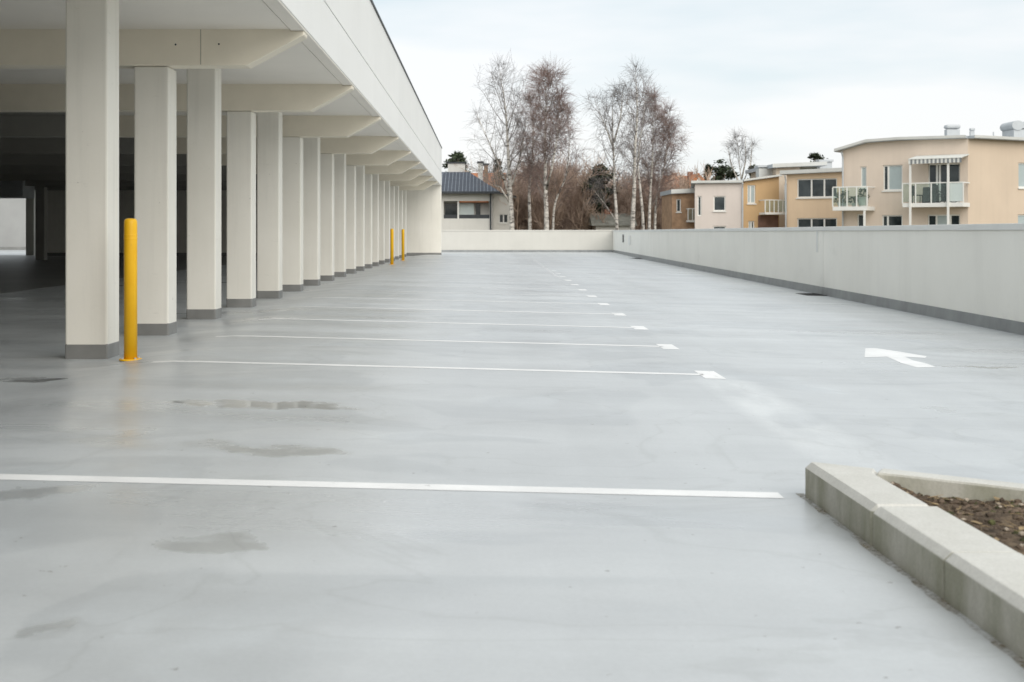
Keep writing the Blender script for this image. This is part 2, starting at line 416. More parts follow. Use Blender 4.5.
mb = MB(); poly(mb, [(864.6, 357.2), (865.4, 348.3), (876, 348.3), (901, 352), (927, 356.4), (925, 358), (905, 357), (913, 360.5), (926, 363.5), (936, 367.2), (917, 367.6), (901, 363), (887, 356.8), (877, 357.2)])
marking('arrow_marking', mb, M['paint'])

# ------------------------------------------------------------------ parking building
FX = -1.955; ZS = 3.40; BZ = 2.996; Y0 = 13.9; DY = 5.15; CY0 = 11.32; CD = 2.575
pk = thing('parking_building', 'long pale concrete parking building with a colonnade of square columns and deep white fascia', 'parking building', (-3.5, 11.3, 0))
def col_x(k): return {0: -3.392, 1: -3.485}.get(k, -3.51)
CW, CDp = .385, .38
for k in list(range(-5, -2))+list(range(0, 19)):
    y = CY0+CD*k; xr = col_x(k); top = BZ-.003 if k % 2 else ZS-.002
    c = obj('column', MB().box(xr-CW, xr, y, y+CDp, -.02, top), M['column'], pk, .018)
    e = .003
    obj('base_band', MB().box(xr-CW-e, xr+e, y-e, y+CDp+e, -.015, .14), M['band'], c, .016)
for j in range(-4, 9):
    y = Y0+DY*j-.03
    prof = [(-7.5, y, BZ), (-2.61, y, BZ), (FX-.02, y, ZS-.065), (FX-.02, y, ZS-.018), (FX-.17, y, ZS-.018), (FX-.17, y, ZS+.05), (-7.5, y, ZS+.05)]
    bm_ = obj('beam', MB().prism(prof, (0, .27, 0)), M['beam'], pk, .012)
    obj('inner_beam', MB().box(-46, -7.503, y, y+.27, BZ, ZS+.05), M['bare'], pk)  # deep part of the same beam, darkened in colour as light falls off
    if j == 0:
        obj('cast_joint', MB().box(-3.125, -3.117, y-.002, y+.01, BZ+.012, ZS-.002), M['joint'], bm_)
        for (hx, hz) in ((-3.40, 3.23), (-2.92, 3.235)): obj('tie_hole', MB().prism([(hx+.011*math.cos(R(t)), y-.0025, hz+.011*math.sin(R(t))) for t in range(0, 360, 45)], (0, .01, 0)), M['dark'], bm_)
obj('roof_slab', MB().box(-7.5, -2.14, -14, 62, ZS, ZS+.35), M['soffit'], pk); obj('inner_slab', MB().box(-46, -7.503, -14, 62, ZS, ZS+.35), M['bare'], pk)  # inner part of the soffit carries painted shade
obj('inner_floor_shade', MB().box(-46, -9, -14, 62, -.01, .003), M['shadefloor'], pk)  # dark sheet over the deck coating, stands in for interior shade
obj('roof_edge_strip', MB().box(-2.122, FX-.012, -14, 60.62, ZS-.015, ZS+.3), M['soffit'], pk, .006)
fa = obj('fascia', MB().box(FX-.16, FX, -14, 60.62, ZS+.004, 4.012), M['fascia'], pk, .006)
obj('upper_panel', MB().box(FX-.16, FX, -14, 60.62, 4.028, 5.20), M['fascia'], fa, .004)
obj('joint_recess', MB().box(FX-.15, FX-.02, -14, 60.6, 4.00, 4.04), M['dark'], fa)
obj('edge_cap', MB().box(FX-.20, FX+.025, -14, 60.65, 5.20, 5.235), M['dark'], fa)
ew = obj('end_wall', MB().box(-21.3, FX-.01, 60.25, 60.6, -.05, ZS-.02), M['column'], pk, .01)
obj('base_band', MB().box(-21.2, FX-.007, 60.247, 60.603, -.04, .15), M['band'], ew)
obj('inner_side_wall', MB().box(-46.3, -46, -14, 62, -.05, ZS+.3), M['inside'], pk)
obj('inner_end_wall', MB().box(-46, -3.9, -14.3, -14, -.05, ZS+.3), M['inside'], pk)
for j in range(-3, 3):
    y = 51.2+5.15*j; obj('inner_column', MB().box(-18.3, -17.93, y, y+.37, -.02, BZ-.003), M['bare'], pk, .015)  # same shade-darkened concrete as the inner beams
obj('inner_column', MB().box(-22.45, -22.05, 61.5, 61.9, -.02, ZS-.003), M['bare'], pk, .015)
obj('air_duct', MB().box(-30, -18.25, 49.7, 51, 2.52, 3.33), M['galv'], pk, .02)
dw = thing('pale_wall', 'pale wall lit by daylight at the far end of the dark parking interior', 'wall', (-36, 80, 0))
obj('wall_panel', MB().box(-60, -24, 80, 80.3, -.1, 3.3), M['insidewall'], dw)
obj('base_band', MB().box(-60, -24.1, 79.99, 80.28, -.1, .2), M['band'], dw)

# ------------------------------------------------------------------ parapet walls
pr = thing('parapet_wall', 'long grey-white parapet wall with metal coping along the right edge of the deck', 'wall', (7.2, 30, -.2))
TOP = 1.262
def run(x0, x1, y0, y1, z0, z1, mb, slope=0):
    """a wall run along y whose inner face follows xw()+x0"""
    vs = []
    for y in (y0, y1):
        vs += [(xw(y)+x0, y, z0(y) if callable(z0) else z0), (xw(y)+x1, y, z0(y) if callable(z0) else z0), (xw(y)+x1, y, z1(y) if callable(z1) else z1), (xw(y)+x0+slope, y, z1(y) if callable(z1) else z1)]
    mb.add(vs, [(0, 1, 2, 3), (7, 6, 5, 4), (0, 4, 5, 1), (1, 5, 6, 2), (2, 6, 7, 3), (3, 7, 4, 0)])
joints = [-8, 9.2, 26.15, 43.4, 59.5, 70.5, 80.3]
zb = lambda y: zf(xw(y), y)-.05
for i in range(len(joints)-1):
    mb = MB(); run(0, .26, joints[i]+.016, joints[i+1]-.016, -6, TOP-.085, mb); obj('wall_panel', mb, M['parapet'], pr, .006)
mb = MB(); run(.02, .24, -8, 80.2, -5.9, TOP-.09, mb); obj('joint_filler', mb, M['band'], pr)
mb = MB(); run(-.028, .30, -8, 80.3, TOP-.085, TOP, mb); obj('coping', mb, M['coping'], pr, .006)
mb = MB(); run(-.028, .02, -8, 79.9, zb, lambda y: zf(xw(y), y)+.15, mb, .02); obj('skirting', mb, M['bandlight'], pr, .006)
q = W(629, 237, 70.0); mb = MB(); run(-.03, .0, 72.2, 72.9, .55, 1.0, mb); obj('vent_slot', mb, M['dark'], pr)
mb = MB(); run(-.04, .0, 68.0, 69.0, .45, .95, mb); obj('wall_box', mb, M['coping'], pr, .01)
mb = MB(); run(-.012, .0, 26.55, 26.68, .72, TOP-.09, mb); obj('downpipe', mb, M['coping'], pr)
xb = xw(80)
pb = thing('back_parapet', 'cream white parapet wall closing the far end of the deck below the birches', 'wall', (2, 80, -.1))
for i, (x0, x1) in enumerate(((-14, -3.2), (-3.184, xb-.002))):
    obj('wall_panel', MB().box(x0, x1, 80, 80.26, -6, 1.2), M['backwall'], pb, .006)
obj('coping', MB().box(-14, xb-.03, 79.975, 80.29, 1.2, 1.282), M['backwall'], pb, .006)
obj('skirting', MB().box(-14, xb-.03, 79.97, 80.0, -.25, .0), M['bandlight'], pb)

def grate(px, py, wx, wy, label):
    p = P(px, py); z = p[2]
    t = thing('drain_grate', label, 'drain', p, 'floor drains beside the right parapet')
    x0, x1, y0, y1 = p[0]-wx/2, p[0]+wx/2, p[1]-wy/2, p[1]+wy/2
    fr = MB()
    for b in ((x0, x1, y0, y0+.03), (x0, x1, y1-.03, y1), (x0, x0+.03, y0+.03, y1-.03), (x1-.03, x1, y0+.03, y1-.03)): fr.box(*b, z-.02, z+.012)
    obj('frame', fr, M['grate'], t)
    nn = 9
    for i in range(nn):
        yy = y0+.04+(y1-y0-.08)*i/(nn-1); obj('bar', MB().box(x0+.03, x1-.03, yy-.008, yy+.008, z-.015, z+.009), M['grate'], t)
    obj('sump', MB().box(x0+.02, x1-.02, y0+.02, y1-.02, z-.01, z+.005), M['dark'], t)
grate(811, 294.8, .42, .9, 'dark drain grate by the wall joint in the middle of the right parapet')
grate(1012, 330.2, .3, .4, 'dark drain grate at the right edge of the photo')
grate(636, 258.6, .5, 2.2, 'dark drain grate far off near the corner of the two parapets')

# ------------------------------------------------------------------ bollards
def bollard(p, h, label):
    t = thing('bollard', label, 'bollard', p, 'yellow bollards along the colonnade')
    r = .0575
    obj('post', MB().lathe(p, [(r, .012), (r, h-.05), (r*.97, h-.022), (r*.8, h-.006), (r*.35, h)], 40), M['yellow'], t, smooth=True)
    g = MB()
    for zz in (.155, .185): g.lathe((p[0], p[1], p[2]+h-zz), [(r+.0008, 0), (r+.0022, .004), (r+.0022, .008), (r+.0008, .012)], 40)
    obj('band', g, M['yellow'], t)
    obj('base_flange', MB().lathe(p, [(.098, 0), (.098, .010), (.094, .013)], 40), M['yellow'], t)
    for i in range(4):
        an = R(45+90*i); b = MB(); b.lathe((p[0]+.079*math.cos(an), p[1]+.079*math.sin(an), p[2]+.012), [(.011, 0), (.011, .010), (.006, .013)], 6); obj('bolt', b, M['galv'], t)
    return t
p = P(130.6, 360); b0 = bollard(p, 1.27-p[2]-.0, 'tall yellow bollard in front of the nearest column')
for (Y, px, lab) in ((43.4, 392, 'left one of the two distant yellow bollards near the end wall'), (49.6, 403, 'right one of the two distant yellow bollards nearest the end wall')):
    c = copy_tree(b0); x = (px-CX)*Y/F; c.location = (x, Y, zf(x)); c['label'] = lab

# ------------------------------------------------------------------ planter
rng = random.Random(4)
pl = thing('planter', 'low raised planter edged with concrete kerb stones and filled with bare soil', 'planter', (2, 4.5, -.05))
KT = .121
def xo(y): return 1.448+(5.62-y)*.0245
def kerb(poly_xy, z0, z1, ch=.022):
    """kerb stone: footprint polygon, chamfered top edge"""
    n = len(poly_xy); c = Vector((sum(p[0] for p in poly_xy)/n, sum(p[1] for p in poly_xy)/n))
    mb = MB(); mb.prism([(p[0], p[1], z0) for p in poly_xy], (0, 0, z1-z0)); return mb
E = (1.474, 5.64); D = (.815, -.58); NN = (-.58, -.815)
def bl(t, w): return (E[0]+D[0]*t+NN[0]*w, E[1]+D[1]*t+NN[1]*w)
js = [5.58, 4.70, 4.02, 3.32, 2.62, 1.92, 1.22]
# the corner stone: mitred between the two legs
ti = None
def inner_hit():
    # where the inner line of the back leg meets the inner line x = xo+.24
    t = 0
    for _ in range(60):
        q = bl(t, .10); t += (xo(q[1])+.24-q[0])*.8
    return t
ti = inner_hit(); qi = bl(ti, .10)
for i in range(len(js)-1):
    y1, y0 = js[i], js[i+1]+.006
    fp = [(xo(y0), y0), (xo(y0)+.24, y0), (xo(y1)+.24, min(y1, qi[1])), (xo(y1), y1)]
    if i == 0: fp = [(xo(y0), y0), (xo(y0)+.24, y0), (qi[0], qi[1]-.01), bl(ti-.02, .0), E, (xo(5.6), 5.60)]
    zt = KT+rng.uniform(-.002, .002)
    if i == 0:
        k0 = obj('kerb_stone', kerb(fp, -.10, zt), M['kerb'], pl, .026); k0.modifiers['bevel'].segments = 1
    else:
        y0 += .003; pr = [(xo(y0), y0, -.10), (xo(y0)+.24, y0, -.10), (xo(y0)+.24, y0, zt), (xo(y0)+.028, y0, zt), (xo(y0), y0, zt-.026)]
        obj('kerb_stone', MB().prism(pr, (xo(y1)-xo(y0), y1-y0, 0)), M['kerb'], pl, .0035)
t0 = ti-.014
while t0 < 3.0:
    t1 = t0+.7
    fp = [bl(t0, .0), bl(t1-.006, .0), bl(t1-.006, .10), bl(t0+(0.012 if t0 < ti else 0), .10)]
    obj('kerb_stone', kerb(fp, -.12, KT+rng.uniform(-.002, .002)), M['kerb'], pl, .012); t0 = t1
def dirt_mat():
    m = Mat('washed_soil_dirt'); w = m.world(); m.col(m.ramp(m.noise(w, 25, 5, .7), [(.3, (.15, .12, .08)), (.7, (.30, .25, .17))])); m.rough(.95)
    tr = m.n('ShaderNodeBsdfTransparent'); ms_ = m.n('ShaderNodeMixShader'); k = m.ramp(m.math('ADD', m.math('MULTIPLY', m.noise(w, 5, 6, .7), .6), m.math('MULTIPLY', m.noise(w, 60, 3, .7), .4)), [(.44, 0.0), (.62, .75)])
    m.l(k, ms_.inputs[0]); m.l(tr.outputs[0], ms_.inputs[1]); m.l(m.b.outputs[0], ms_.inputs[2]); m.l(ms_.outputs[0], m.o.inputs[0]); return m.m
import mathutils.noise as mn
mb = MB(); vs = []
for i in range(91):
    y = 1.3+(5.66-1.3)*i/90; wv = .030+.035*max(0, mn.noise(Vector((y*2.1, 3, 0))))+.02*mn.noise(Vector((y*9, 1, 0)))
    for x in (xo(y)+.01, xo(y)-max(.008, wv)): vs.append((x, y, zf(x)+.002))
mb.add(vs, [(2*i, 2*i+2, 2*i+3, 2*i+1) for i in range(90)])
obj('washed_out_soil', mb, dirt_mat(), deck, recalc=False)
def yb(x): return E[1]+(x-E[0])*D[1]/D[0]-.12
mb = MB(); nx, ny = 90, 130; vs = []
import mathutils.noise as mn
def soil_z(x, y):
    v = Vector((x, y, 0))
    h = .040*mn.noise(v*2.3)+.022*mn.noise(v*6.1+Vector((4, 1, 0)))+.012*mn.noise(v*15)+.006*mn.noise(v*34)
    return .050+h
for j in range(ny+1):
    for i in range(nx+1):
        x = 1.66+(3.6-1.66)*i/nx; y = 1.3+(yb(x)+.05-1.3)*j/ny; vs.append((x, y, soil_z(x, y)))
mb.add(vs, [(j*(nx+1)+i, j*(nx+1)+i+1, (j+1)*(nx+1)+i+1, (j+1)*(nx+1)+i) for j in range(ny) for i in range(nx)])
obj('soil', mb, M['soil'], pl, smooth=True, recalc=False)
def lump(mb, c, r, rng, sub=1):
    bm = bmesh.new(); bmesh.ops.create_icosphere(bm, subdivisions=sub, radius=r)
    s = (rng.uniform(.7, 1.3), rng.uniform(.7, 1.3), rng.uniform(.5, .9))
    vs = [(c[0]+v.co.x*s[0]*rng.uniform(.8, 1.2), c[1]+v.co.y*s[1]*rng.uniform(.8, 1.2), c[2]+v.co.z*s[2]*rng.uniform(.8, 1.2)) for v in bm.verts]
    fs = [tuple(v.index for v in f.verts) for f in bm.faces]; bm.free(); mb.add(vs, fs)
pe, cl, ms = MB(), MB(), MB()
for i in range(2600):
    x = rng.uniform(1.71, 3.0); y = yb(x)-.02-(rng.random()**1.5)*2.4; k = rng.random(); z = soil_z(x, y)
    if k < .035: lump(pe, (x, y, z+.005), rng.uniform(.006, .014), rng)
    elif k < .9: lump(cl, (x, y, z), rng.uniform(.005, .017), rng)
    else: lump(ms, (x, y, z-.003), rng.uniform(.008, .022), rng)
o = obj('pebbles', pe, M['pebble'], pl); o['kind'] = 'stuff'
o = obj('soil_clods', cl, M['clod'], pl); o['kind'] = 'stuff'
lt = MB()
for i in range(420):
    x = rng.uniform(1.71, 2.9); y = yb(x)-.02-(rng.random()**1.4)*2.0; z = soil_z(x, y)+.006; a = rng.uniform(0, 6.28); L = rng.uniform(.012, .05); q = Vector((math.cos(a), math.sin(a), rng.uniform(-.15, .35)))*L; p0 = Vector((x, y, z))
    if rng.random() < .55: lt.tube([p0-q*.8, p0, p0+q], [.0012, .0016, .0008], 4)
    else:
        sd = Vector((-math.sin(a), math.cos(a), rng.uniform(-.3, .3)))*L*.35; lt.add([p0-q*.6, p0+sd, p0+q*.7, p0-sd], [(0, 1, 2, 3)])
o = obj('leaf_litter', lt, M['litter'], pl, recalc=False); o['kind'] = 'stuff'
o = obj('moss', ms, M['moss'], pl); o['kind'] = 'stuff'

# ------------------------------------------------------------------ buildings
class Fac:
    """a facade standing on the line A-B; u runs from A to B, off is measured towards the viewer"""
    def __init__(s, A, B):
        s.A, s.B = Vector(A), Vector(B); s.d = (s.B-s.A).normalized(); s.L = (s.B-s.A).length
        s.n = Vector((s.d.y, -s.d.x))
        if s.n.y > 0: s.n = -s.n
    def uz(s, px, py):
        k = (px-CX)/F                                   # X = k*Y ; A.x+d.x*u = k*(A.y+d.y*u)
        u = (k*s.A.y-s.A.x)/(s.d.x-k*s.d.y); Y = s.A.y+s.d.y*u
        return u, CH+(HY-py)*Y/F
    def pt(s, u, z, off=0):
        q = s.A+s.d*u+s.n*off; return Vector((q.x, q.y, z))
    def rect(s, px0, py0, px1, py1):
        u0, _ = s.uz(px0, py0); u1, _ = s.uz(px1, py0); pm = (px0+px1)/2
        return min(u0, u1), max(u0, u1), s.uz(pm, py1)[1], s.uz(pm, py0)[1]
    def box(s, mb, u0, u1, z0, z1, o0, o1):
        mb.add([s.pt(u0, z0, o1), s.pt(u1, z0, o1), s.pt(u1, z0, o0), s.pt(u0, z0, o0), s.pt(u0, z1, o1), s.pt(u1, z1, o1), s.pt(u1, z1, o0), s.pt(u0, z1, o0)],
               [(0, 3, 2, 1), (4, 5, 6, 7), (0, 1, 5, 4), (1, 2, 6, 5), (2, 3, 7, 6), (3, 0, 4, 7)])
def fpx(px0, Z0, px1, Z1): return Fac(((px0-CX)*Z0/F, Z0), ((px1-CX)*Z1/F, Z1))

def wall(root, f, top, holes, mat, depth=9, z0=-6, closed=True, name='wall'):
    """facade with real openings: top = [(u,z)...], holes = [(u0,u1,z0,z1)]"""
    us = sorted(set([0, f.L]+[t[0] for t in top]+[h[0] for h in holes]+[h[1] for h in holes]))
    zmin = min(t[1] for t in top)
    zs = sorted(set([z0]+[min(h[2], zmin-.02) for h in holes]+[min(h[3], zmin-.01) for h in holes]))
    def tz(u):
        for a, b in zip(top, top[1:]):
            if a[0]-1e-6 <= u <= b[0]+1e-6: return a[1]+(b[1]-a[1])*(u-a[0])/max(b[0]-a[0], 1e-6)
        return top[-1][1]
    mb = MB()
    def inside(u, z): return any(h[0] < u < h[1] and h[2] < z < h[3] for h in holes)
    for a, b in zip(us, us[1:]):
        if b-a < 1e-4: continue
        for c, d in zip(zs, zs[1:]):
            if d-c < 1e-4 or inside((a+b)/2, (c+d)/2): continue
            mb.add([f.pt(a, c), f.pt(b, c), f.pt(b, d), f.pt(a, d)], [(0, 1, 2, 3)])
        mb.add([f.pt(a, zs[-1]), f.pt(b, zs[-1]), f.pt(b, tz(b)), f.pt(a, tz(a))], [(0, 1, 2, 3)])
    for h in holes:
        q = [(h[0], h[2]), (h[1], h[2]), (h[1], h[3]), (h[0], h[3])]
        for i in range(4):
            a, b = q[i], q[(i+1) % 4]; dd = -(h[4] if len(h) > 4 else .16)
            mb.add([f.pt(*a), f.pt(*b), f.pt(*b, dd), f.pt(*a, dd)], [(0, 1, 2, 3)])
        if len(h) > 4: mb.add([f.pt(u, z, -h[4]) for u, z in q], [(0, 1, 2, 3)])
    if closed:
        for u in (0, f.L): mb.add([f.pt(u, z0), f.pt(u, tz(u)), f.pt(u, tz(u), -depth), f.pt(u, z0, -depth)], [(0, 1, 2, 3)])
        mb.add([f.pt(0, z0, -depth), f.pt(f.L, z0, -depth), f.pt(f.L, top[-1][1], -depth), f.pt(0, top[0][1], -depth)], [(0, 1, 2, 3)])
        for a, b in zip(top, top[1:]): mb.add([f.pt(a[0], a[1]-.02), f.pt(b[0], b[1]-.02), f.pt(b[0], b[1]-.02, -depth), f.pt(a[0], a[1]-.02, -depth)], [(0, 1, 2, 3)])
    return obj(name, mb, mat, root)
def roof(root, f, top, mat, edge, depth=9, over=.35, th=.16, name='roof', side=(.35, .35)):
    pts = list(top); a, b = pts[0], pts[-1]
    s0 = (pts[1][1]-a[1])/(pts[1][0]-a[0]); s1 = (b[1]-pts[-2][1])/(b[0]-pts[-2][0])
    pts[0] = (a[0]-side[0], a[1]-s0*side[0]); pts[-1] = (b[0]+side[1], b[1]+s1*side[1])
    pr = [f.pt(u, z+.004, over) for u, z in pts]+[f.pt(u, z+th, over) for u, z in reversed(pts)]
    n2 = Vector((-f.n.x, -f.n.y, 0))*(depth+over+.3)
    r = obj(name, MB().prism(pr, n2), mat, root)
    pe = [f.pt(u, z+.03, over+.022) for u, z in pts]+[f.pt(u, z+th+.02, over+.022) for u, z in reversed(pts)]
    obj('roof_edge', MB().prism(pe, Vector((-f.n.x, -f.n.y, 0))*.02), edge, r)
    return r
def window(root, f, r, mull=(), blind=(), sill=True, ft=.07, rec=.13, frame=None):
    u0, u1, z0, z1 = r; fr = MB(); a, b = -rec, -rec+.06
    f.box(fr, u0, u1, z0, z0+ft, a, b); f.box(fr, u0, u1, z1-ft, z1, a, b)
    ed = [u0]+[u0+(u1-u0)*m for m in mull]+[u1]
    f.box(fr, u0, u0+ft, z0+ft, z1-ft, a, b); f.box(fr, u1-ft, u1, z0+ft, z1-ft, a, b)
    for m in ed[1:-1]: f.box(fr, m-ft*.7, m+ft*.7, z0+ft, z1-ft, a, b)
    w = obj('window', fr, frame or M['winframe'], root)
    for i in range(len(ed)-1):
        pm = MB(); f.box(pm, ed[i]+ft*.7, ed[i+1]-ft*.7, z0+ft, z1-ft, a+.01, a+.035)
        obj('pane', pm, M['blind'] if i in blind else M['glass'], w)
    if sill:
        sm = MB(); f.box(sm, u0-.05, u1+.05, z0-.07, z0-.004, -rec+.062, .07); obj('sill', sm, M['winframe'], w)
    return w
def pipe(root, f, px, py0, py1=260, r=.05, off=.1, mat=None):
    u, z1 = f.uz(px, py0); _, z0 = f.uz(px, py1)
    return obj('downpipe', MB().tube([f.pt(u, -5.9, off), f.pt(u, z1-.3, off), f.pt(u, z1, off+.2)], r, 8), mat or M['galv'], root)
def balcony(root, f, px0, px1, pytop, pybot, proj, posts, bars, slabth=.22, glass=None, side_frost=False):
    """px range of its front rail at the wall plane scale; parts hang under the slab mesh"""
    u0, u1, z0, z1 = f.rect(px0, pytop, px1, pybot)
    sb = MB(); f.box(sb, u0, u1, z0-.02, z0+slabth-.02, .01, proj); s = obj('balcony', sb, M['winframe'], root, .01)
    zb_, rl = z0+slabth-.02, MB()
    f.box(rl, u0, u1, z1-.06, z1, proj-.07, proj-.01)
    for u in (u0, u1-.06): f.box(rl, u, u+.06, z1-.06, z1, .01, proj-.075)
    for m in bars:
        uu = u0+(u1-u0)*m; f.box(rl, uu-.03, uu+.03, zb_, z1-.06, proj-.065, proj-.015)
    obj('railing', rl, M['winframe'], s)
    ed = sorted(bars)
    for i, (m, k) in enumerate(zip(ed, ed[1:])):
        gm = MB(); f.box(gm, u0+(u1-u0)*m+.035, u0+(u1-u0)*k-.035, zb_+.06, z1-.065, proj-.045, proj-.033)
        obj('glass_panel', gm, M['frost'] if side_frost and i == len(ed)-2 else (glass or M['clear']), s)
    for (pu, ztop) in posts:
        pm = MB(); uu = u0+(u1-u0)*pu; f.box(pm, uu-.05, uu+.05, -6, ztop if ztop else z0-.03, proj+.003, proj+.10); obj('post', pm, M['winframe'], s)
    return s, u0, u1, zb_, z1

# --- the big peach apartment block on the right
A = fpx(843, 70.0, 968, 66.0); B = Fac(A.B, ((1120-CX)*70.5/F, 70.5))
ap = thing('apartment_block', 'large peach apartment block with glass balconies, white curved roof edge and vents on top', 'apartment block', (A.B.x, A.B.y, -6))
tA = [(0, A.uz(843, 150.5)[1]), (A.uz(868, 143)[0], A.uz(868, 143)[1]), (A.uz(900, 140.6)[0], A.uz(900, 140.6)[1]), (A.L, A.uz(968, 138.7)[1])]
tB = [(0, tA[-1][1]), (B.uz(1024, 141.5)[0], B.uz(1024, 141.5)[1]), (B.L, B.uz(1120, 146)[1])]
wA = {'w1': A.rect(883, 165, 902.5, 190.5), 'w2': A.rect(860.5, 166.5, 866.5, 188), 'dr': A.rect(928, 163.5, 960, 203), 'l1': A.rect(882, 215, 902.5, 229),
      'l2': A.rect(927.5, 214.5, 960, 234), 'l3': A.rect(857, 214, 866, 232)}
wall(ap, A, tA, list(wA.values()), M['peach'], 11); roof(ap, A, tA, M['roofmetal'], M['roofedge'], 11, .45, .15, side=(.35, .0))
window(ap, A, wA['w1'], (.26,), (1,)); window(ap, A, wA['w2'], (), (0,)); window(ap, A, wA['dr'], (.27, .36), (), False); window(ap, A, wA['l1'], (.27,), ()); window(ap, A, wA['l2'], (.27, .7), (1,)); window(ap, A, wA['l3'])
wB = [B.rect(1018.5, 163, 1046, 188), B.rect(1018, 214.5, 1046, 236)]
wall(ap, B, tB, wB, M['peach_lit'], 3, closed=False); roof(ap, B, tB, M['roofmetal'], M['roofedge'], 3, .45, .15, side=(.0, .3))
window(ap, B, wB[0], (.3,), (0,)); window(ap, B, wB[1], (.3,), (0,))
pipe(ap, A, 843.5, 152)
s1, u0, u1, zb1, zt1 = balcony(ap, A, 910, 970, 183, 207, 1.3, ((.14, A.uz(910, 162)[1]), (.765, A.uz(949, 158)[1])), (.0, .22, .48, .74, 1), side_frost=True)
s2, v0, v1, zb2, zt2 = balcony(ap, A, 841, 875, 187, 210.5, 1.3, ((.94, None),), (.0, .2, .42, .7, 1))
am = MB(); ua, ub = u0+.12*(u1-u0), u0+.99*(u1-u0); z1a, z0a = A.uz(935, 156)[1], A.uz(935, 161.5)[1]
am.add([A.pt(ua, z1a, .02), A.pt(ub, z1a, .02), A.pt(ub, z0a+.06, 1.5), A.pt(ua, z0a+.06, 1.5), A.pt(ua, z1a+.05, .02), A.pt(ub, z1a+.05, .02), A.pt(ub, z0a+.1, 1.5), A.pt(ua, z0a+.1, 1.5)],
       [(0, 3, 2, 1), (4, 5, 6, 7), (0, 1, 5, 4), (1, 2, 6, 5), (2, 3, 7, 6), (3, 0, 4, 7)])
aw = obj('awning', am, M['awning'], ap); vm = MB(); ns = 26
for i in range(ns):
    a, b = ua+(ub-ua)*i/ns, ua+(ub-ua)*(i+1)/ns; vm.k = i % 2; A.box(vm, a, b, z0a-.17, z0a+.06, 1.46, 1.475)
obj('valance', vm, [M['awning'], M['awnstripe']], aw)
# vents on its roof
def vent(px0, px1, py0, py1, Z, name='roof_vent', barrel=False):
    a, b = W(px0, py1, Z), W(px1, py0, Z); mb = MB(); w = b.x-a.x; h = b.z-a.z
    if barrel:
        n = 12; pr = [(a.x, Z, a.z-.6), (a.x, Z, a.z+h*.55)]
        pr = [(a.x+.15, Z, a.z-.6), (a.x+w, Z, a.z-.6), (a.x+w, Z, a.z+h*.62)]
        ob = obj(name, MB().box(a.x+.1, a.x+w, Z, Z+1.6, a.z-.6, a.z+h*.45), M['galv'], ap, .02)
        r = h*.30; pts = [(a.x+r*1.2+r*1.25*math.cos(R(t)), Z-.05, a.z+h*.70+r*math.sin(R(t))) for t in range(0, 360, 20)]
        obj('hood', MB().prism(pts, (0, 1.7, 0)), M['galv'], ob, smooth=False)
        obj('cowl', MB().box(a.x+r*1.8, a.x+w, Z-.02, Z+1.6, a.z+h*.5, a.z+h*.93), M['galv'], ob, .03)
    else:
        ob = obj(name, MB().box(a.x+w*.07, a.x+w*.93, Z, Z+w*.5, a.z-.6, a.z+h*.62), M['galv'], ap, .01)
        obj('cowl', MB().box(a.x, a.x+w, Z-.06, Z+w*.55, a.z+h*.66, a.z+h), M['galv'], ob, min(w, h)*.16)
    return ob
vent(946, 961, 124.5, 137, 70); vent(970, 975, 128, 136, 70); vent(1012, 1044, 120.5, 136.5, 71, barrel=True)
obj('roof_vent', MB().tube([W(993.5, 138, 70), W(993.5, 132, 70)], .04, 8), M['galv'], ap)

# --- the row of lower houses
e = fpx(787, 80, 844, 78); en = thing('terrace_house', 'orange-cream terrace house with two rows of triple windows left of the big apartment block', 'house', (e.A.x+2, 80, -6))
te = [(0, e.uz(787, 174.6)[1]), (e.L, e.uz(844, 172)[1])]
we = [e.rect(797, 178.5, 837, 197.5), e.rect(797, 218, 837, 234)]
wall(en, e, te, we, M['orange'], 9); roof(en, e, te, M['roofmetal'], M['roofedge'], 9, .35, .24)
for r in we: window(en, e, r, (.36, .68))
up = Fac((e.pt(0, 0, -2).x+.6, 82.6), (e.pt(e.L, 0).x, 82)); tu = [(0, up.uz(787, 172.5)[1]), (up.L, up.uz(838, 164)[1])]
pipe(en, e, 786.5, 176, off=.12); 
d = fpx(776, 85, 800, 85); dn = thing('cream_house', 'narrow cream house with higher flat roof behind the ochre and orange ones', 'house', (d.A.x+1, 85, -6))
td = [(0, d.uz(776, 168)[1]), (d.L, d.uz(800, 167)[1])]; wd_ = [d.rect(784, 184, 787, 214)]
wall(dn, d, td, wd_, M['cream'], 8); roof(dn, d, td, M['roofmetal'], M['roofedge'], 8, .5, .26, side=(.35, 1.7)); window(dn, d, wd_[0], (), (0,), False)
c_ = MB(); a0 = W(820, 166, 88); c_.box(a0.x, a0.x+.85, 88, 88.8, a0.z-1.2, a0.z+.28); ch = obj('chimney', c_, M['galv'], dn); obj('cowl', MB().box(a0.x-.08, a0.x+.93, 87.9, 88.9, a0.z+.3, a0.z+.45), M['galv'], ch)
c = fpx(743, 82, 779, 82.3); cn = thing('ochre_house', 'ochre yellow house with a small railed balcony and slanting roof', 'house', (c.A.x+1, 82, -6))
tcn = [(0, c.uz(743, 181.5)[1]), (c.L, c.uz(779, 176.6)[1])]
wc = [c.rect(747.5, 185, 755.5, 203.5), c.rect(748.5, 221, 754.5, 232)]
wall(cn, c, tcn, wc, M['ochre'], 9); roof(cn, c, tcn, M['roofmetal'], M['roofedge'], 9, .3, .12, side=(.05, .1))
window(cn, c, wc[0], (.4,), (0, 1)); window(cn, c, wc[1], (.5,), (0,))
s3, *_ = balcony(cn, c, 759, 785, 200, 214.5, 1.2, (), (0, .17, .34, .5, .67, .84, 1), .14)
